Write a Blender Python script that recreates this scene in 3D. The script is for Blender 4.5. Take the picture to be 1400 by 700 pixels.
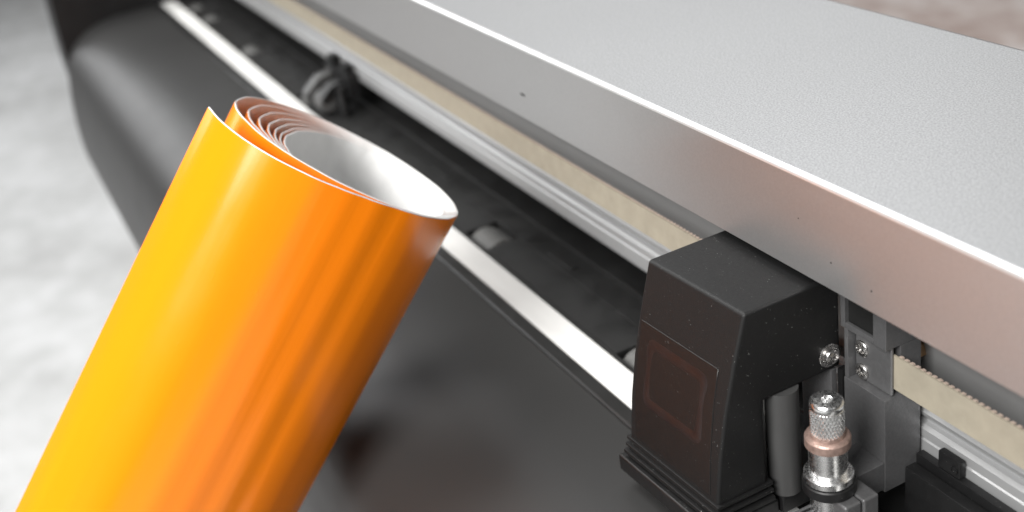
import bpy, bmesh, math, random
from mathutils import Vector, Matrix
random.seed(7)
scene = bpy.context.scene
for o in list(bpy.data.objects):
    bpy.data.objects.remove(o, do_unlink=True)
COL = scene.collection
ZF = 0.95            # height of the machine datum above the floor (m)

# ------------------------------------------------------------------ camera
cam_d = bpy.data.cameras.new('camera')
cam = bpy.data.objects.new('camera', cam_d); COL.objects.link(cam)
R = ((0.4519, -0.3541, 0.8188), (0.8799, 0.3284, -0.3436), (-0.1472, 0.8757, 0.4600))
mw = Matrix(R).to_4x4(); mw.translation = Vector((0.2276, -0.1606, 0.1706 + ZF))
cam.matrix_world = mw
cam_d.sensor_width = 36.0; cam_d.lens = 1600 * 36.0 / 1400
cam_d.clip_start = 0.01; cam_d.clip_end = 60
cam_d.dof.use_dof = True; cam_d.dof.focus_distance = 0.350; cam_d.dof.aperture_fstop = 9.5
scene.camera = cam

# ------------------------------------------------------------------ light
world = bpy.data.worlds.new('World'); scene.world = world; world.use_nodes = True
wb = world.node_tree.nodes['Background']
wb.inputs['Color'].default_value = (0.93, 0.96, 1.0, 1); wb.inputs['Strength'].default_value = 0.10

def area(name, loc, target, size, power, col=(1, 1, 1)):
    d = bpy.data.lights.new(name, 'AREA'); d.shape = 'SQUARE'; d.size = size; d.energy = power; d.color = col
    o = bpy.data.objects.new(name, d); COL.objects.link(o)
    o.location = Vector(loc); v = Vector(target) - Vector(loc)
    o.rotation_euler = v.to_track_quat('-Z', 'Y').to_euler()
    return o
area('key_softbox', (-1.75, -1.10, ZF + 3.4), (-0.2, -0.05, ZF), 1.7, 150, (1.0, 0.99, 0.97))
area('front_softbox', (1.35, -2.85, ZF + 2.45), (-0.15, 0.0, ZF), 2.0, 355, (1.0, 0.985, 0.96))
area('added_side_lamp', (-4.6, -1.3, ZF + 1.7), (-0.6, -0.1, ZF), 2.2, 62, (0.98, 0.99, 1.0))  # added lamp, replaces bright surroundings for the highlight along the front panel
area('added_rear_lamp', (-3.0, 2.2, ZF + 3.2), (-0.3, 0.1, ZF), 2.6, 58, (0.97, 0.98, 1.0))  # added lamp, put in to brighten the tops of cover and cap

scene.view_settings.view_transform = 'Standard'; scene.view_settings.look = 'None'
scene.view_settings.exposure = 0.0; scene.view_settings.gamma = 1.0
scene.view_settings.use_curve_mapping = False
scene.render.engine = 'CYCLES'
scene.cycles.max_bounces = 8

# ------------------------------------------------------------------ materials
def new_mat(name):
    m = bpy.data.materials.new(name); m.use_nodes = True
    return m, m.node_tree, m.node_tree.nodes['Principled BSDF']

def noise(nt, scale, detail=4, vec=None, rough=0.55):
    n = nt.nodes.new('ShaderNodeTexNoise'); n.inputs['Scale'].default_value = scale
    n.inputs['Detail'].default_value = detail; n.inputs['Roughness'].default_value = rough
    if vec is not None: nt.links.new(vec, n.inputs['Vector'])
    return n

def coords(nt, scale=(1, 1, 1), kind='Object'):
    tc = nt.nodes.new('ShaderNodeTexCoord'); mp = nt.nodes.new('ShaderNodeMapping')
    mp.inputs['Scale'].default_value = scale
    nt.links.new(tc.outputs[kind], mp.inputs['Vector'])
    return mp.outputs['Vector']

def ramp(nt, fac, stops):
    r = nt.nodes.new('ShaderNodeValToRGB')
    while len(r.color_ramp.elements) < len(stops): r.color_ramp.elements.new(0.5)
    for e, (p, c) in zip(r.color_ramp.elements, stops):
        e.position = p; e.color = (*c, 1) if len(c) == 3 else c
    nt.links.new(fac, r.inputs['Fac'])
    return r

def simple(name, col, rough, metal=0.0, var=0.12, scale=60, bump=0.0, bscale=900, spec=0.5, stretch=(1, 1, 1), dust=0.0, rvar=0.08, bdist=0.0002):
    """colour mottled by noise, roughness broken up, optional fine bump and specks of dust"""
    m, nt, b = new_mat(name)
    v = coords(nt, stretch)
    n = noise(nt, scale, 5, v)
    lo = tuple(max(0, c * (1 - var)) for c in col); hi = tuple(min(1, c * (1 + var)) for c in col)
    r = ramp(nt, n.outputs['Fac'], [(0.3, lo), (0.7, hi)])
    out = r.outputs['Color']
    if dust > 0:
        nd = noise(nt, 1500, 2, v)
        rd = ramp(nt, nd.outputs['Fac'], [(0.715, (0, 0, 0)), (0.745, (1, 1, 1))])
        nl = noise(nt, 90, 3, v)
        rl = ramp(nt, nl.outputs['Fac'], [(0.42, (0, 0, 0)), (0.6, (dust, dust, dust))])
        mu = nt.nodes.new('ShaderNodeMath'); mu.operation = 'MULTIPLY'
        nt.links.new(rd.outputs['Color'], mu.inputs[0]); nt.links.new(rl.outputs['Color'], mu.inputs[1])
        mx = nt.nodes.new('ShaderNodeMix'); mx.data_type = 'RGBA'
        nt.links.new(mu.outputs[0], mx.inputs['Factor']); nt.links.new(out, mx.inputs['A'])
        mx.inputs['B'].default_value = (0.35, 0.35, 0.34, 1); out = mx.outputs['Result']
    nt.links.new(out, b.inputs['Base Color'])
    b.inputs['Metallic'].default_value = metal
    b.inputs['Specular IOR Level'].default_value = spec
    n2 = noise(nt, scale * 2.3, 4, v)
    mr = nt.nodes.new('ShaderNodeMapRange')
    mr.inputs['To Min'].default_value = max(0.03, rough - rvar); mr.inputs['To Max'].default_value = min(1, rough + rvar)
    mr.inputs['From Min'].default_value = 0.3; mr.inputs['From Max'].default_value = 0.7
    nt.links.new(n2.outputs['Fac'], mr.inputs['Value']); nt.links.new(mr.outputs['Result'], b.inputs['Roughness'])
    if bump > 0:
        nb = noise(nt, bscale, 3, v)
        bp = nt.nodes.new('ShaderNodeBump'); bp.inputs['Strength'].default_value = bump
        bp.inputs['Distance'].default_value = bdist
        nt.links.new(nb.outputs['Fac'], bp.inputs['Height']); nt.links.new(bp.outputs['Normal'], b.inputs['Normal'])
    return m

M = {}
M['black_plastic'] = simple('black_plastic', (0.006, 0.006, 0.0063), 0.45, spec=0.4, var=0.15, bump=0.35, bscale=2600, dust=0.5, bdist=0.0001)
M['cap_plastic'] = simple('cap_plastic', (0.0055, 0.0055, 0.0057), 0.52, var=0.05, scale=400, rvar=0.03, bump=0.45, bscale=3000, dust=0.7, bdist=0.0001, spec=0.32)
M['panel_plastic'] = simple('panel_plastic', (0.0050, 0.0046, 0.0046), 0.42, spec=0.42, var=0.08, scale=400, rvar=0.03, bump=0.3, bscale=2600, dust=0.5, bdist=0.0001)
M['frame_plastic'] = simple('frame_plastic', (0.009, 0.0055, 0.0055), 0.40, var=0.2, bump=0.2, bscale=2600, bdist=0.0001)
M['body_plastic'] = simple('body_plastic', (0.023, 0.023, 0.023), 0.47, spec=0.42, var=0.03, scale=12, rvar=0.02, bump=0.05, bscale=1200, bdist=0.0001)
M['platen_plastic'] = simple('platen_plastic', (0.009, 0.009, 0.009), 0.45, var=0.25, scale=30, bump=0.15, bscale=900)
M['dark_wall'] = simple('dark_wall', (0.006, 0.006, 0.006), 0.7, var=0.2, spec=0.3)
M['strip_white'] = simple('strip_white', (0.60, 0.60, 0.59), 0.5, var=0.10, scale=70, stretch=(0.25, 1, 1))
M['cast_metal'] = simple('cast_metal', (0.115, 0.115, 0.118), 0.45, metal=0.5, var=0.10, scale=900, bump=0.5, bscale=1400, dust=0.3, rvar=0.05)
M['plate_metal'] = simple('plate_metal', (0.22, 0.22, 0.225), 0.40, metal=0.75, var=0.06, scale=500, bump=0.25, bscale=1500)
M['steel'] = simple('steel', (0.46, 0.45, 0.44), 0.27, metal=1.0, var=0.2, scale=700)
M['alu_knurl'] = simple('alu_knurl', (0.80, 0.80, 0.80), 0.27, metal=1.0, var=0.06, scale=400)
M['copper_ring'] = simple('copper_ring', (0.30, 0.21, 0.18), 0.45, metal=0.6, var=0.35, scale=500, bump=0.6, bscale=1500)
M['rail_alu'] = simple('rail_alu', (0.42, 0.425, 0.43), 0.40, metal=0.6, var=0.05, scale=90, stretch=(0.03, 1, 1), bump=0.1)
M['beam_alu'] = simple('beam_alu', (0.26, 0.26, 0.26), 0.42, metal=0.5, var=0.08, scale=70, stretch=(0.05, 1, 1))
M['belt'] = simple('belt', (0.285, 0.255, 0.20), 0.55, var=0.09, scale=160, bump=0.2, bscale=700)
M['belt_teeth'] = simple('belt_teeth', (0.48, 0.38, 0.32), 0.6, var=0.12, scale=160)
M['grit'] = simple('grit', (0.085, 0.085, 0.083), 0.6, metal=0.3, var=0.2, scale=600, bump=0.8, bscale=1800)
M['rubber'] = simple('rubber', (0.06, 0.06, 0.06), 0.6, var=0.2, scale=200)
M['arm_plastic'] = simple('arm_plastic', (0.045, 0.045, 0.045), 0.45, var=0.1)
M['stand_metal'] = simple('stand_metal', (0.05, 0.05, 0.05), 0.4, metal=0.2)
M['brass'] = simple('brass', (0.35, 0.22, 0.12), 0.4, metal=0.7)
M['backing'] = simple('backing', (0.78, 0.78, 0.775), 0.38, var=0.03, scale=60, bump=0.5, bscale=110, bdist=0.0012)

def cover_mat(name, grain, rough, metal, col):
    m, nt, b = new_mat(name); v = coords(nt)
    n = noise(nt, 1700, 2, v, 0.7)
    r = ramp(nt, n.outputs['Fac'], [(0.33, tuple(c * (1 - grain) for c in col)), (0.67, tuple(min(1, c * (1 + grain)) for c in col))])
    big = noise(nt, 9, 3, v)
    mr = nt.nodes.new('ShaderNodeMapRange'); mr.inputs['To Min'].default_value = rough - 0.04; mr.inputs['To Max'].default_value = rough + 0.05
    nt.links.new(big.outputs['Fac'], mr.inputs['Value']); nt.links.new(mr.outputs['Result'], b.inputs['Roughness'])
    nt.links.new(r.outputs['Color'], b.inputs['Base Color'])
    b.inputs['Metallic'].default_value = metal
    bp = nt.nodes.new('ShaderNodeBump'); bp.inputs['Strength'].default_value = 0.40 * grain * 4; bp.inputs['Distance'].default_value = 0.00015
    nt.links.new(n.outputs['Fac'], bp.inputs['Height']); nt.links.new(bp.outputs['Normal'], b.inputs['Normal'])
    return m
M['cover_top'] = cover_mat('cover_top', 0.26, 0.42, 0.70, (0.38, 0.383, 0.386))
M['cover_face'] = cover_mat('cover_face', 0.04, 0.34, 0.85, (0.50, 0.497, 0.497))
M['cover_edge'] = simple('cover_edge', (0.90, 0.90, 0.90), 0.36, metal=0.8, var=0.0, scale=300, rvar=0.0)

def film_mat():
    m, nt, b = new_mat('orange_film'); v = coords(nt, (1, 0.05, 1), 'UV'); v2 = coords(nt, (1, 0.35, 1), 'UV')
    n = noise(nt, 55, 3, v)
    r = ramp(nt, n.outputs['Fac'], [(0.3, (0.96, 0.225, 0.003)), (0.7, (1.0, 0.250, 0.004))])
    nt.links.new(r.outputs['Color'], b.inputs['Base Color'])
    b.inputs['Specular IOR Level'].default_value = 0.42
    sm = noise(nt, 40, 4, v2)                       # faint handling smudges
    mr = nt.nodes.new('ShaderNodeMapRange'); mr.inputs['From Min'].default_value = 0.35; mr.inputs['From Max'].default_value = 0.7
    mr.inputs['To Min'].default_value = 0.17; mr.inputs['To Max'].default_value = 0.27
    nt.links.new(sm.outputs['Fac'], mr.inputs['Value']); nt.links.new(mr.outputs['Result'], b.inputs['Roughness'])
    n2 = noise(nt, 170, 3, v)                       # lengthwise ripples
    n3 = noise(nt, 420, 2, v2)
    r3 = ramp(nt, n3.outputs['Fac'], [(0.72, (0, 0, 0)), (0.8, (1, 1, 1))])   # a few grains under the film
    ad = nt.nodes.new('ShaderNodeMath'); ad.operation = 'MULTIPLY_ADD'; ad.inputs[1].default_value = 0.25
    nt.links.new(r3.outputs['Color'], ad.inputs[0]); nt.links.new(n2.outputs['Fac'], ad.inputs[2])
    bp = nt.nodes.new('ShaderNodeBump'); bp.inputs['Strength'].default_value = 0.13; bp.inputs['Distance'].default_value = 0.0010
    nt.links.new(ad.outputs[0], bp.inputs['Height']); nt.links.new(bp.outputs['Normal'], b.inputs['Normal'])
    return m
M['film'] = film_mat()

def floor_mat(name, a, b_, c, sc):
    m, nt, b = new_mat(name); v = coords(nt)
    n1 = noise(nt, sc, 6, v, 0.62); n2 = noise(nt, sc * 5.5, 5, v, 0.6)
    mx = nt.nodes.new('ShaderNodeMix'); mx.inputs['Factor'].default_value = 0.4
    nt.links.new(n1.outputs['Fac'], mx.inputs['A']); nt.links.new(n2.outputs['Fac'], mx.inputs['B'])
    r = ramp(nt, mx.outputs['Result'], [(0.36, a), (0.5, b_), (0.62, c)])
    nt.links.new(r.outputs['Color'], b.inputs['Base Color']); b.inputs['Roughness'].default_value = 0.75
    bp = nt.nodes.new('ShaderNodeBump'); bp.inputs['Strength'].default_value = 0.3; bp.inputs['Distance'].default_value = 0.003
    n3 = noise(nt, 120, 4, v)
    nt.links.new(n3.outputs['Fac'], bp.inputs['Height']); nt.links.new(bp.outputs['Normal'], b.inputs['Normal'])
    return m
M['concrete'] = floor_mat('concrete', (0.33, 0.33, 0.33), (0.42, 0.425, 0.425), (0.50, 0.505, 0.51), 2.6)
M['paving'] = floor_mat('paving', (0.26, 0.19, 0.165), (0.42, 0.36, 0.335), (0.52, 0.50, 0.49), 3.2)

# ------------------------------------------------------------------ mesh helpers (all in millimetres of the machine datum)
def V(p): return Vector((p[0] * .001, p[1] * .001, p[2] * .001 + ZF))

def thing(name, label, cat, at, group=None):
    o = bpy.data.objects.new(name, None); COL.objects.link(o)
    o.empty_display_size = 0.02; o.location = V(at)
    o['label'] = label; o['category'] = cat
    if group: o['group'] = group
    return o

def wloc(o):
    l = Vector((0, 0, 0))
    while o: l = l + o.location; o = o.parent
    return l

def build(name, bm, mat, parent=None, bevel=0, seg=2, angle=30, smooth=True, label=None, weighted=False, clamp=True):
    """bm in mm -> one mesh object, origin in the middle of the piece"""
    bmesh.ops.recalc_face_normals(bm, faces=bm.faces)
    if bevel > 0:
        es = [e for e in bm.edges if len(e.link_faces) == 2 and e.calc_face_angle(0) > math.radians(angle)]
        bmesh.ops.bevel(bm, geom=es, offset=bevel, segments=seg, profile=0.5, affect='EDGES', clamp_overlap=clamp)
    bmesh.ops.recalc_face_normals(bm, faces=bm.faces)
    lo = Vector([min(v.co[i] for v in bm.verts) for i in range(3)]); hi = Vector([max(v.co[i] for v in bm.verts) for i in range(3)])
    c = (lo + hi) / 2
    for v in bm.verts: v.co = (v.co - c) * .001
    me = bpy.data.meshes.new(name)
    bm.to_mesh(me); bm.free()
    mats = mat if isinstance(mat, (list, tuple)) else [mat]
    for m in mats: me.materials.append(M[m])
    if smooth:
        me.polygons.foreach_set('use_smooth', [True] * len(me.polygons))
        me.set_sharp_from_angle(angle=math.radians(32))
    o = bpy.data.objects.new(name, me); COL.objects.link(o)
    o.location = V(c)
    if bevel > 0 or weighted:
        wn = o.modifiers.new('weighted_normal', 'WEIGHTED_NORMAL'); wn.keep_sharp = True; wn.weight = 100
    if parent is not None:
        o.parent = parent; o.location = V(c) - wloc(parent)
    if label: o['label'] = label
    return o

def B(): return bmesh.new()

def box(bm, x0, x1, y0, y1, z0, z1):
    vs = [bm.verts.new(p) for p in ((x0, y0, z0), (x1, y0, z0), (x1, y1, z0), (x0, y1, z0), (x0, y0, z1), (x1, y0, z1), (x1, y1, z1), (x0, y1, z1))]
    for f in ((0, 3, 2, 1), (4, 5, 6, 7), (0, 1, 5, 4), (1, 2, 6, 5), (2, 3, 7, 6), (3, 0, 4, 7)):
        bm.faces.new([vs[i] for i in f])
    return bm

def extrude_x(bm, prof, x0, x1, dy0=None):
    """closed (y,z) polygon run along x; dy0(y) optionally shifts y at x0"""
    f = dy0 or (lambda y: 0)
    a = [bm.verts.new((x0, y + f(y), z)) for y, z in prof]; b = [bm.verts.new((x1, y, z)) for y, z in prof]
    n = len(prof)
    for i in range(n):
        j = (i + 1) % n; bm.faces.new((a[i], a[j], b[j], b[i]))
    bm.faces.new(a[::-1]); bm.faces.new(b)
    return bm

def lathe(bm, c, axis, prof, seg=48):
    """prof = [(radius, height)] from bottom to top about axis through c, ends closed"""
    ax = Vector(axis).normalized(); u = ax.orthogonal().normalized(); w = ax.cross(u); c = Vector(c)
    rings = []
    for r, h in prof:
        if r < 1e-6: rings.append([bm.verts.new(c + ax * h)])
        else: rings.append([bm.verts.new(c + ax * h + (u * math.cos(2 * math.pi * i / seg) + w * math.sin(2 * math.pi * i / seg)) * r) for i in range(seg)])
    for A, Bq in zip(rings, rings[1:]):
        for i in range(seg):
            j = (i + 1) % seg
            if len(A) == 1 and len(Bq) == 1: continue
            if len(A) == 1: bm.faces.new((A[0], Bq[j], Bq[i]))
            elif len(Bq) == 1: bm.faces.new((A[i], A[j], Bq[0]))
            else: bm.faces.new((A[i], A[j], Bq[j], Bq[i]))
    if len(rings[0]) > 1: bm.faces.new(rings[0][::-1])
    if len(rings[-1]) > 1: bm.faces.new(rings[-1])
    return bm

def catmull(pts, n=6):
    out = []
    for i in range(len(pts) - 1):
        p0 = pts[max(i - 1, 0)]; p1 = pts[i]; p2 = pts[i + 1]; p3 = pts[min(i + 2, len(pts) - 1)]
        for k in range(n):
            t = k / n
            out.append(tuple(0.5 * (2 * b + (c - a) * t + (2 * a - 5 * b + 4 * c - d) * t * t + (3 * b - a - 3 * c + d) * t ** 3) for a, b, c, d in zip(p0, p1, p2, p3)))
    out.append(tuple(pts[-1])); return out

# ------------------------------------------------------------------ setting: floor
def plane(name, x0, x1, y0, y1, z, mat):
    bm = B(); vs = [bm.verts.new(p) for p in ((x0, y0, z), (x1, y0, z), (x1, y1, z), (x0, y1, z))]; bm.faces.new(vs)
    o = build(name, bm, mat, smooth=False); o['kind'] = 'structure'
    return o
FL = -ZF * 1000
plane('floor', -14000, 8000, -8000, 14000, FL, 'concrete')
plane('pavement', -7000, 7000, 1000, 12000, FL + 4, 'paving')

# ------------------------------------------------------------------ the plotter
XL, XR = -910.7, 320.0
plotter = thing('vinyl_plotter', 'black vinyl cutting plotter with a silver top cover and white cutting strip', 'plotter', (-300, 0, -250))

# rounded front panel
prof = catmull([(-1.2, -80.6), (-20, -80.2), (-36, -80.4), (-51.5, -82.4), (-67, -87.6), (-80, -96.2), (-88.5, -107), (-93.5, -120), (-96.6, -134), (-99.6, -152), (-101.8, -180), (-101, -206), (-95, -228), (-82, -242), (-60, -249)], 5)
prof += [(120, -250), (120, -84), (-1.2, -84)]
build('front_panel', extrude_x(B(), prof, XL, XR), 'body_plastic', plotter)
# strip carrier and cutting strip
build('strip_holder', extrude_x(B(), [(-0.6, -83.9), (-0.6, -80.9), (0.2, -80.2), (5.3, -80.2), (5.3, -82.4), (18.6, -82.4), (18.6, -80.3), (20.4, -80.3), (20.4, -83.9)], XL, XR), 'platen_plastic', plotter)
build('cutting_strip', box(B(), XL + 1, XR - 1, 5.7, 18.2, -82.3, -80.0), 'strip_white', plotter, bevel=0.35)
# platen with openings for the grit rollers
grit_x = [(-875, -851), (-821, -797), (-689, -665), (-535, -511), (-258, -234), (-117, -93), (60, 84), (220, 244)]
bm = B(); box(bm, XL, XR, 38, 51, -83.9, -80.5); box(bm, XL, XR, 51.02, 53.2, -83.9, -79.2); box(bm, XL, XR, 53.22, 79.5, -83.9, -81.2)
xs = [XL] + [e for a, b in grit_x for e in (a, b)] + [XR]
for i in range(0, len(xs), 2): box(bm, xs[i], xs[i + 1], 20.9, 37.98, -83.9, -80.5)
build('platen', bm, 'platen_plastic', plotter, bevel=0.3)
for a, b in grit_x:
    build('grit_roller', lathe(B(), ((a + b) / 2, 29.5, -90.2), (1, 0, 0), [(9.0, -(b - a) / 2 + 1.4), (10.0, -(b - a) / 2 + 2.2), (10.0, (b - a) / 2 - 2.2), (9.0, (b - a) / 2 - 1.4)], 40), 'grit', plotter)
# small ribs moulded across the platen
for k, x in enumerate(range(-900, 320, 46)):
    if k % 3 == 0: build('platen_rib', box(B(), x, x + 22, 41, 45, -80.48, -80.0), 'platen_plastic', plotter, bevel=0.15)
# gantry beam behind
build('rear_wall', box(B(), XL, XR, 80, 84, -84, -62), 'dark_wall', plotter)
build('beam', box(B(), XL, XR, 51.5, 118, -61.4, 30), 'beam_alu', plotter, bevel=0.6)
railp = [(51.4, -61.2), (48.2, -61.2), (47.2, -60.4), (47, -59), (47, -53.6), (47.5, -53.2), (47.5, -52.6), (47, -52.2), (47, -49.6), (48.2, -48.6), (49.6, -48.2), (49.6, -45.6), (47.4, -45.0), (47.2, -43.8), (48, -42.8), (51.4, -42.8)]
build('guide_rail', extrude_x(B(), railp, XL, XR), 'rail_alu', plotter, smooth=False)

# silver cover: front face, bright folded edge, top sheet, rear lip
def cover_mesh():
    bm = B(); yf, zt, r = 22.6, 34.2, 1.5; t = 1.4; yb = 132.5
    outer = [(yf, 3.0)]
    outer += [(yf, zt - r)] + [(yf + r - r * math.cos(a), zt - r + r * math.sin(a)) for a in (math.radians(d) for d in (15, 30, 45, 60, 75))] + [(yf + r, zt)]
    outer += [(yb - 4.5, zt), (yb - 3.0, zt - 0.35), (yb - 1.6, zt - 1.2), (yb - 0.5, zt - 2.6), (yb, zt - 4.4), (yb, 0)]
    inner = [(yb - t, 0), (yb - t, zt - t), (yf + t, zt - t), (yf + t, 3.0)]
    P = outer + inner
    extrude_x(bm, P, XL + 30, XR)
    bm.faces.ensure_lookup_table()
    for f in bm.faces:
        c = f.calc_center_median()
        n = f.normal
        f.material_index = 1
        if abs(c.z - zt) < .02: f.material_index = 0
        elif c.z > zt - r - .05 and yf - .05 < c.y < yf + r + .05: f.material_index = 2
    return bm
cover = build('top_cover', cover_mesh(), ['cover_top', 'cover_face', 'cover_edge'], plotter, weighted=True)
# tiny nicks on the cover's front face
for x, z, w, h in ((-172.5, 13, 3.4, 0.8), (9.0, 11.3, 0.35, 0.35), (24.4, 9.2, 0.4, 0.4), (-4, 20, .25, .25)):
    build('paint_chip', box(B(), x, x + w, 22.45, 22.62, z, z + h), 'dark_wall', plotter)

# end housings
def housing(x0, x1):
    p = catmull([(150, 52), (60, 56), (-40, 52), (-76, 40), (-84, 10), (-87.5, -40), (-90.5, -85), (-91.5, -125), (-89, -170), (-84, -215), (-66, -244), (-40, -258)], 5) + [(140, -258), (150, -240)]
    return extrude_x(B(), p, x0, x1)
build('end_housing', housing(XL - 62, XL - .3), 'black_plastic', plotter, label='black end housing')
build('end_housing', housing(XR + .3, XR + 95), 'black_plastic', plotter, label='black end housing')
build('wall_bolt', lathe(B(), (11.5, 51.6, -26.5), (0, -1, 0), [(3.6, 0), (3.6, 2.4), (2.6, 3.2), (0, 3.4)], 6), 'brass', plotter)

# ------------------------------------------------------------------ stand under the machine
stand = thing('plotter_stand', 'black steel stand with two columns under the plotter', 'stand', (-300, 0, FL + 4))
for x in (-760, 190):
    build('column', box(B(), x - 30, x + 30, -10, 70, FL + 44, -268), 'stand_metal', stand, bevel=2)
    build('foot', box(B(), x - 32, x + 32, -240, 300, FL + 0.5, FL + 43.8), 'stand_metal', stand, bevel=3)
    build('mounting_plate', box(B(), x - 50, x + 50, -50, 115, -267.8, -250.2), 'stand_metal', stand, bevel=1)
build('crossbar', box(B(), -729.8, 159.8, 10, 50, -600, -540), 'stand_metal', stand, bevel=2)

# ------------------------------------------------------------------ toothed belt
belt = thing('toothed_belt', 'cream toothed drive belt running along the grey guide rail', 'belt', (-300, 36.5, -31))
build('band', box(B(), -905, -43, 36.25, 36.85, -30.9, -19.6), 'belt', belt)
build('band', box(B(), 4.2, 316, 36.25, 36.85, -30.9, -19.6), 'belt', belt)
tm = None; pitch = 2.03
for k in range(46):
    x = 19.6 + k * pitch
    if tm is None:
        t0 = build('tooth', extrude_x(B(), [(36.86, -30.7), (37.9, -30.5), (37.9, -19.7), (36.86, -19.5)], x, x + 1.05), 'belt_teeth', belt); tm = t0
    else:
        c = tm.copy(); COL.objects.link(c); c.parent = belt; c.location = tm.location + Vector((k * pitch * .001, 0, 0))
bm = B(); x = 19.6 + 46 * pitch
while x < 314: box(bm, x, x + 1.05, 36.86, 37.6, -30.7, -19.5); x += pitch
x = -904
while x < -45: box(bm, x, x + 1.05, 36.86, 37.6, -30.7, -19.5); x += pitch
o = build('teeth', bm, 'belt_teeth', belt, smooth=False); o['kind'] = 'stuff'

# ------------------------------------------------------------------ cutting carriage
car = thing('cutting_carriage', 'black tool carriage with sloped front cap on the guide rail', 'carriage', (-20, 20, -73))
FR = [(0, 0), (-4.6, -15), (-8.7, -30.4), (-11.6, -45), (-13.6, -60), (-14.4, -67)]
def yfront(z, x=0):
    for (y0, z0), (y1, z1) in zip(FR, FR[1:]):
        if z >= z1: return y0 + (y1 - y0) * (z - z0) / (z1 - z0) - 2.3 * (-x / 44.8)
    return FR[-1][0] - 2.3 * (-x / 44.8)
capP = FR + [(4.5, -67), (4.5, -31), (33, -31), (33, 0)]
build('cap', extrude_x(B(), capP, -44.8, 0, lambda y: -2.3 if y < 3 else 0), 'cap_plastic', car, bevel=1.15, seg=4, angle=25, clamp=False)

def front_sheet(x0t, x0b, x1t, x1b, z0, z1, lift, base, nz=10, nx=4):
    """thin plate that follows the sloped front of the cap"""
    bm = B(); G = [[], []]
    for s, off in ((0, lift), (1, base)):
        for i in range(nz + 1):
            t = i / nz; z = z0 + (z1 - z0) * t; row = []
            for j in range(nx + 1):
                u = j / nx; x = (x0t + (x0b - x0t) * t) * (1 - u) + (x1t + (x1b - x1t) * t) * u
                row.append(bm.verts.new((x, yfront(z, x) - off, z)))
            G[s].append(row)
    for s in (0, 1):
        for i in range(nz):
            for j in range(nx):
                q = (G[s][i][j], G[s][i][j + 1], G[s][i + 1][j + 1], G[s][i + 1][j]); bm.faces.new(q if s == 0 else q[::-1])
    ring = [(0, j) for j in range(nx)] + [(i, nx) for i in range(nz)] + [(nz, j) for j in range(nx, 0, -1)] + [(i, 0) for i in range(nz, 0, -1)]
    for a, b in zip(ring, ring[1:] + ring[:1]):
        bm.faces.new((G[0][a[0]][a[1]], G[1][a[0]][a[1]], G[1][b[0]][b[1]], G[0][b[0]][b[1]]))
    return bm
panel = build('front_plate', front_sheet(-42.8, -41.5, -5.9, -3.6, -18.4, -58.6, 0.22, -0.3, nz=12), 'panel_plastic', car, bevel=0.12, seg=1, angle=50)
def rounded_ring(x0, x1, z0, z1, r, w, lift, base):
    def loop(x0, x1, z0, z1, r):
        pts = []
        for cx, cz, a0 in ((x1 - r, z0 - r, 0), (x0 + r, z0 - r, 90), (x0 + r, z1 + r, 180), (x1 - r, z1 + r, 270)):
            for k in range(7):
                a = math.radians(a0 + 15 * k); pts.append((cx + r * math.cos(a), cz + r * math.sin(a)))
        return pts
    A = loop(x0, x1, z0, z1, r); C = loop(x0 + w, x1 - w, z0 - w, z1 + w, max(r - w * .5, .5))
    Bm = loop(x0 + w * .45, x1 - w * .45, z0 - w * .45, z1 + w * .45, r)
    bm = B()
    va = [bm.verts.new((x, yfront(z, x) - base, z)) for x, z in A]
    vb = [bm.verts.new((x, yfront(z, x) - lift, z)) for x, z in Bm]
    vc = [bm.verts.new((x, yfront(z, x) - base, z)) for x, z in C]
    n = len(A)
    for i in range(n):
        j = (i + 1) % n
        bm.faces.new((va[i], va[j], vb[j], vb[i])); bm.faces.new((vb[i], vb[j], vc[j], vc[i])); bm.faces.new((vc[i], vc[j], va[j], va[i]))
    return bm
build('button_frame', rounded_ring(-38.5, -8.8, -21.8, -45.0, 3.0, 3.8, 0.62, 0.15), 'frame_plastic', panel)
# grooved skirt at the foot of the cap
for z0, z1, p in ((-61.6, -60.3, 0.6), (-64.2, -62.9, 0.9), (-67.0, -65.4, 1.3)):
    zc = (z0 + z1) / 2; bm = B()
    vs = []
    for z in (z0, z1):
        vs.append([bm.verts.new(q) for q in ((-45.2 - p, yfront(zc, -44.8) - p, z), (0.2 + p, yfront(zc, 0) - p, z), (0.2 + p, 6, z), (-45.2 - p, 6, z))])
    for i in range(4):
        j = (i + 1) % 4; bm.faces.new((vs[0][i], vs[0][j], vs[1][j], vs[1][i]))
    bm.faces.new(vs[0][::-1]); bm.faces.new(vs[1])
    build('skirt_ridge', bm, 'cap_plastic', car, bevel=0.3)
bm = B(); vs = []
for z in (-74.5, -68.2):
    vs.append([bm.verts.new(q) for q in ((-48.5, -19.2, z), (0.5, -17.2, z), (0.5, 8, z), (-48.5, 8, z))])
for i in range(4):
    j = (i + 1) % 4; bm.faces.new((vs[0][i], vs[0][j], vs[1][j], vs[1][i]))
bm.faces.new(vs[0][::-1]); bm.faces.new(vs[1])
build('skirt_base', bm, 'black_plastic', car, bevel=0.8, seg=3)

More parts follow.
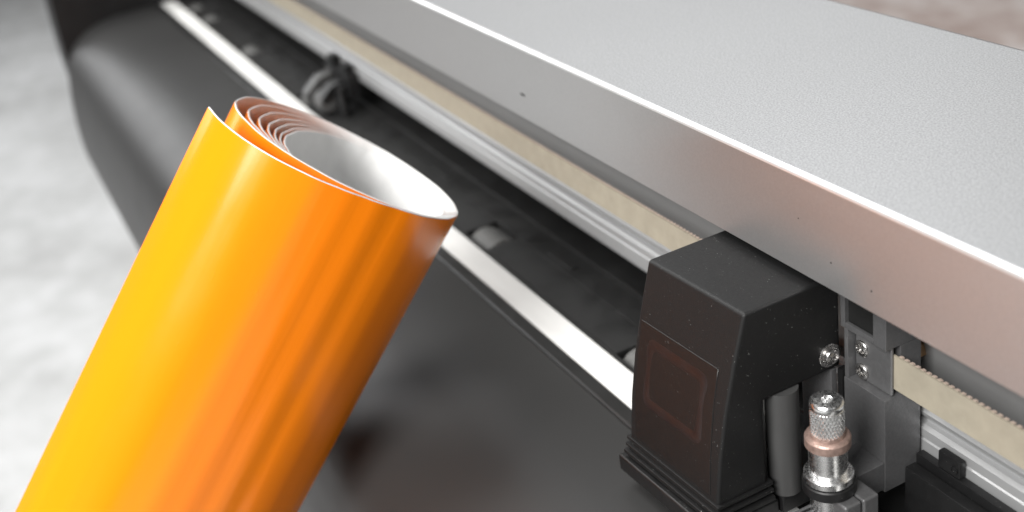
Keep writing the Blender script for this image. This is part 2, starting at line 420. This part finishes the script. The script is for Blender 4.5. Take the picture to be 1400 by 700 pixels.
# screws
def screw_mesh(c, n, r, tall=1.5, ang=0.0, slot=0.16):
    bm = B(); n = Vector(n).normalized(); u = n.orthogonal().normalized(); w = n.cross(u)
    u, w = u * math.cos(ang) + w * math.sin(ang), -u * math.sin(ang) + w * math.cos(ang)
    c = Vector(c); NR, NA = 22, 72; rings = []
    for i in range(NR + 1):
        q = i / NR; row = []
        for k in range(NA):
            a = 2 * math.pi * k / NA; x, y = q * math.cos(a), q * math.sin(a)
            h = tall * (math.sqrt(max(0, 1 - q ** 2.6))) ** .9
            d = min(abs(x), abs(y)); L = max(abs(x), abs(y))
            cut = max(0, min(1, (slot - d) / 0.05)) * max(0, min(1, (0.64 - L) / 0.08))
            core = max(0, min(1, (0.30 - q) / 0.08))
            h -= max(cut * 0.75, core * 0.95) * tall * .85
            row.append(bm.verts.new(c + (u * x + w * y) * r + n * max(h, 0.02)))
        rings.append(row)
    for A, Bq in zip(rings[1:], rings[2:]):
        for k in range(NA):
            j = (k + 1) % NA; bm.faces.new((A[k], A[j], Bq[j], Bq[k]))
    bm.faces.new(rings[1]); base = [bm.verts.new(v.co - n * 0.3) for v in rings[-1]]
    for k in range(NA):
        j = (k + 1) % NA; bm.faces.new((rings[-1][k], rings[-1][j], base[j], base[k]))
    bm.faces.new(base)
    for v in rings[0]: bm.verts.remove(v)
    return bm
s = build('screw', screw_mesh((1.3, 28.7, -25.4), (1, 0, 0), 2.55, 1.15, 0.5, 0.15), 'steel', car)
build('washer', lathe(B(), (0.05, 28.7, -25.4), (1, 0, 0), [(3.85, 0), (3.85, 0.35), (3.7, 0.5), (3.05, 0.52), (3.05, 1.0), (2.95, 1.1), (2.4, 1.12)], 56), 'steel', s)
# cast slider block
bm = B()
box(bm, 0.6, 2.5, 32.6, 37.4, -16.6, 14)           # left upright of the window
box(bm, 2.5, 13.9, 32.6, 33.9, -16.6, -14.6)       # sill of the window
box(bm, 13.9, 19.0, 32.6, 45.6, -16.6, 14)         # right upright
box(bm, 2.0, 3.6, 32.6, 37.4, -33.3, -16.6)        # left wall of the recess
box(bm, 2.0, 19.0, 38.0, 45.6, -33.3, -16.6)       # floor of the recess
box(bm, 2.0, 19.0, 32.3, 45.7, -66.0, -33.3)
build('slider_block', bm, 'cast_metal', car, bevel=0.25, seg=2)
build('window_shade_fill', box(B(), 2.55, 13.85, 34.0, 45.4, -16.5, 14), 'dark_wall', car)  # black block standing in for the shade inside the window opening
plate = build('belt_clamp', box(B(), 3.9, 18.4, 35.2, 36.2, -33.1, -16.9), 'plate_metal', car, bevel=0.4, seg=3)
for zz, an in ((-22.6, 0.3), (-30.6, 0.9)):
    build('screw', screw_mesh((6.6, 35.35, zz), (0, -1, 0), 2.75, 1.25, an, 0.15), 'steel', car)
# posts and plates under the cap
build('guide_post', lathe(B(), (-3.0, 13, -68), (0, 0, 1), [(5.2, 0), (5.2, 37)], 40), 'arm_plastic', car)
build('back_plate', box(B(), -14, -0.2, 29.5, 31.5, -66, -31.2), 'cast_metal', car, bevel=0.3)
build('side_web', box(B(), -0.1, 1.9, 31.7, 36, -66, -31.2), 'cap_plastic', car, bevel=0.2)
build('lower_frame', box(B(), -44, 1.5, 8.5, 31, -74, -68.1), 'black_plastic', car, bevel=0.6)
# black ledges beside the block
build('front_ledge', box(B(), 19.3, 92, 39.6, 43.6, -77, -59.7), 'black_plastic', car, bevel=0.35)
led = build('rear_ledge', box(B(), 19.3, 92, 43.9, 46.6, -77, -56.6), 'black_plastic', car, bevel=0.25)
build('stop_block', box(B(), 27.5, 35.8, 44.2, 46.5, -56.5, -50.6), 'black_plastic', car, bevel=0.4)
build('stop_pin', lathe(B(), (33.8, 44.15, -54), (0, -1, 0), [(1.3, 0), (1.3, .5), (.8, .5), (.8, .2)], 24), 'black_plastic', car)
# tool clamp
bm = B()
box(bm, 15.0, 28.5, 9.4, 15.2, -66, -54); box(bm, 15.0, 28.8, 15.5, 21.2, -66, -54)
build('tool_clamp', bm, 'cast_metal', car, bevel=0.8, seg=3)
build('clamp_arm', box(B(), 6.5, 18.9, 21.4, 32.4, -65, -55), 'cast_metal', car, bevel=0.5)
lev = build('clamp_lever', box(B(), 13.6, 20.6, 0.5, 9.0, -70, -61.5), 'black_plastic', car, bevel=0.9, seg=3)
for k in range(3):
    build('lever_rib', box(B(), 14.4 + k * 2.1, 15.4 + k * 2.1, 1.2, 8.2, -61.6, -60.9), 'cast_metal', lev, bevel=0.25)

# ------------------------------------------------------------------ blade holder
hold = thing('blade_holder', 'silver knurled blade holder clamped in the carriage', 'blade holder', (18.5, 12, -80))
HX, HY = 18.5, 12.0
def knurl(r, z0, z1, nz, na, dep):
    bm = B(); rows = []
    for i in range(nz + 1):
        z = z0 + (z1 - z0) * i / nz; row = []
        for k in range(na):
            a = 2 * math.pi * k / na
            p = a * 28 / 2; q = (z - z0) / (z1 - z0) * 3.6 * math.pi
            s1 = abs(math.sin(p + q)); s2 = abs(math.sin(p - q))
            d = dep * (min(s1, s2) ** .8)
            e = min(i, nz - i) / 3.0; d *= min(1, e)
            row.append(bm.verts.new((HX + (r - dep + d) * math.cos(a), HY + (r - dep + d) * math.sin(a), z)))
        rows.append(row)
    for A, Bq in zip(rows, rows[1:]):
        for k in range(na):
            j = (k + 1) % na; bm.faces.new((A[k], A[j], Bq[j], Bq[k]))
    bm.faces.new(rows[0][::-1]); bm.faces.new(rows[-1])
    return bm
kn = build('knob', knurl(4.75, -34.2, -25.9, 48, 336, 0.34), 'alu_knurl', hold)
build('knob_cap', lathe(B(), (HX, HY, -25.9), (0, 0, 1), [(4.45, 0.01), (4.72, 0.5), (4.72, 1.6), (4.6, 2.1), (4.2, 2.5), (1.75, 2.55), (1.5, 2.4), (1.3, 1.9), (1.2, 0.3), (0, 0.15)], 64), 'alu_knurl', kn)
build('lock_ring', lathe(B(), (HX, HY, -38.6), (0, 0, 1), [(5.9, 0), (6.4, 0.4), (6.4, 3.0), (6.0, 3.5), (4.9, 3.6), (4.7, 4.3)], 64), 'copper_ring', hold)
build('barrel', lathe(B(), (HX, HY, -66), (0, 0, 1), [(5.4, 0), (5.4, 27.3)], 56), 'alu_knurl', hold)
build('flange', lathe(B(), (HX, HY, -50.2), (0, 0, 1), [(6.6, 0), (7.0, 0.3), (7.0, 2.2), (6.6, 2.6)], 64), 'alu_knurl', hold)
build('collar', lathe(B(), (HX, HY, -53.9), (0, 0, 1), [(7.2, 0), (7.5, 0.3), (7.5, 3.2), (7.2, 3.6)], 64), 'black_plastic', hold)
build('blade_nose', lathe(B(), (HX, HY, -79.6), (0, 0, 1), [(0.5, 0), (1.6, 2), (2.6, 6), (4.6, 9), (4.6, 13.5)], 40), 'alu_knurl', hold)

# ------------------------------------------------------------------ pinch roller on the rail
pr = thing('pinch_roller', 'black pinch roller arm hanging from the guide rail over the platen', 'pinch roller', (-486, 38, -80))
PX = 62.0                                        # where the arm is clamped along the rail
bm = B(); box(bm, -572 + PX, -528 + PX, 38.5, 46.8, -70, -55)
box(bm, -570 + PX, -560 + PX, 40.5, 46.7, -55, -50); box(bm, -546 + PX, -534 + PX, 40.5, 46.7, -55, -51)
build('rail_bracket', bm, 'black_plastic', pr, bevel=0.8)
build('arm', extrude_x(B(), [(38.4, -58), (28, -60), (18, -68), (17, -76), (22, -76), (27, -69), (38.4, -66)], -566 + PX, -556 + PX), 'arm_plastic', pr, bevel=1.0)
build('lever', extrude_x(B(), [(38.4, -60), (30, -62), (23, -68), (23, -72), (30, -68), (38.4, -66)], -548 + PX, -538 + PX), 'black_plastic', pr, bevel=0.8)
build('roller', lathe(B(), (-562 + PX, 27, -72.9), (1, 0, 0), [(5.4, 8), (6.4, 9), (6.4, 12), (6.4, 20.5), (5.4, 21.5)], 36), 'rubber', pr)
build('spring', lathe(B(), (-530 + PX, 34, -79), (0, 0, 1), [(3.0, 0), (3.0, 18)], 20), 'black_plastic', pr)

# ------------------------------------------------------------------ roll of orange vinyl
RD = 0.4125                                      # distance of the rim along the view
Rm = Matrix(R)
cpos = Vector((227.6, -160.6, 170.6))
def cray(px, py): return Rm @ Vector(((px - 700) / 1600, -(py - 350) / 1600, -1))
g, t = math.radians(29), math.radians(12)
A = (Rm @ Vector((math.cos(t) * math.sin(g), math.cos(t) * math.cos(g), math.sin(t)))).normalized()
U = (Rm @ Vector((math.cos(g), -math.sin(g), 0))).normalized(); W = A.cross(U).normalized()
sc = RD / 0.43
P0 = cpos + cray(465, 215) * (RD * 1000) + (U * 0.9 + W * 9.5) * sc
R0 = 46.0 * sc
TT = 0.62                                        # sheet thickness, mm
def lerp_tab(tab, x):
    if x <= tab[0][0]: return tab[0][1]
    for (a, b), (c, d) in zip(tab, tab[1:]):
        if x <= c:
            s_ = (x - a) / (c - a); s_ = s_ * s_ * (3 - 2 * s_) * .4 + s_ * .6
            return b + (d - b) * s_
    return tab[-1][1]
# loose outer flap: angle -> radius, ending at -136 degrees
flap = [(-136, 60.0), (-122, 61.5), (-111, 62.2), (-101, 61.2), (-89, 58.0), (-78, 53.6), (-67, 50.3), (-52, 47.6), (-36, 46.6), (-20, 46.3), (0, 46.0)]
# how far the left side of each turn reaches; on the right, front and back the turns touch
ext = [46.0, 45.4, 39.5, 34.5, 30.2, 27.0, 24.4, 22.5, 21.0]
pts = []; step = 3.0; th = -136.0; end = 360 * 6.74
while th <= end:
    ca, sa = math.cos(math.radians(th)), math.sin(math.radians(th)); ta = math.radians(th)
    wav = 0.16 * math.sin(9 * ta + 1.0) + 0.10 * math.sin(17 * ta + 0.4) + 0.05 * math.sin(31 * ta + 2.0)   # the sheet is never a perfect curve
    if th < 0:
        r = lerp_tab(flap, th) * sc + wav; pts.append((r * ca, r * sa))
    else:
        k = th / 360.0; r = 46.0 * sc - k * (TT + .12) + wav
        q = k - 0.5 + 1; i = max(0, min(int(q), len(ext) - 2)); fr = q - i
        e = (ext[i] + (ext[i + 1] - ext[i]) * fr) * sc + wav
        pts.append((r * ca if ca > 0 else e * ca, r * sa))
    th += step
# outward normals of the curve
N = []
for i, p in enumerate(pts):
    a = pts[max(i - 1, 0)]; b = pts[min(i + 1, len(pts) - 1)]
    tx, ty = b[0] - a[0], b[1] - a[1]; l = math.hypot(tx, ty); N.append((ty / l, -tx / l))
off = min((U * p[0] + W * p[1]).z for p in pts)
LEN = (P0.z + off - FL - 1.0) / A.z
rows = [0, 1.5, 6, 16, 32, 60, 100, 160, 240, 400, 700, LEN]
def sheet(o_out, o_in, cut=0.0):
    bm = B(); G = {}; uvm = {}
    for s_, off_ in ((0, o_out), (1, o_in)):
        for i, (p, n) in enumerate(zip(pts, N)):
            th = -136 + i * step
            drop = 0 if th < 150 else min(2.2, (th - 150) / 360 * 0.42)   # inner turns sit a little lower
            for j, l in enumerate(rows):
                x, y = p[0] + n[0] * off_, p[1] + n[1] * off_
                G[s_, i, j] = bm.verts.new(P0 + U * x + W * y - A * ((l if j else cut) + (drop if j == 0 else (drop * max(0, 1 - l / 100)))))
                uvm[G[s_, i, j]] = (i * 0.0024, l * .001)
    n, m = len(pts), len(rows)
    for i in range(n - 1):
        for j in range(m - 1):
            bm.faces.new((G[0, i, j], G[0, i + 1, j], G[0, i + 1, j + 1], G[0, i, j + 1]))
            bm.faces.new((G[1, i, j], G[1, i, j + 1], G[1, i + 1, j + 1], G[1, i + 1, j]))
        bm.faces.new((G[0, i, 0], G[1, i, 0], G[1, i + 1, 0], G[0, i + 1, 0]))
        bm.faces.new((G[0, i, m - 1], G[0, i + 1, m - 1], G[1, i + 1, m - 1], G[1, i, m - 1]))
    for i in (0, n - 1):
        for j in range(m - 1):
            bm.faces.new((G[0, i, j], G[0, i, j + 1], G[1, i, j + 1], G[1, i, j]))
    ul = bm.loops.layers.uv.new('sheet')
    for f in bm.faces:
        for lp in f.loops: lp[ul].uv = uvm[lp.vert]
    return bm
base = P0 - A * LEN
roll = thing('vinyl_roll', 'loosely rolled sheet of glossy orange vinyl leaning on the black plotter', 'vinyl roll', (base.x, base.y, FL))
build('vinyl_film', sheet(TT / 2, TT / 2 - 0.13, 0.35), 'film', roll, label='glossy orange outer face')
build('backing_paper', sheet(TT / 2 - 0.14, -TT / 2), 'backing', roll, label='white backing paper')
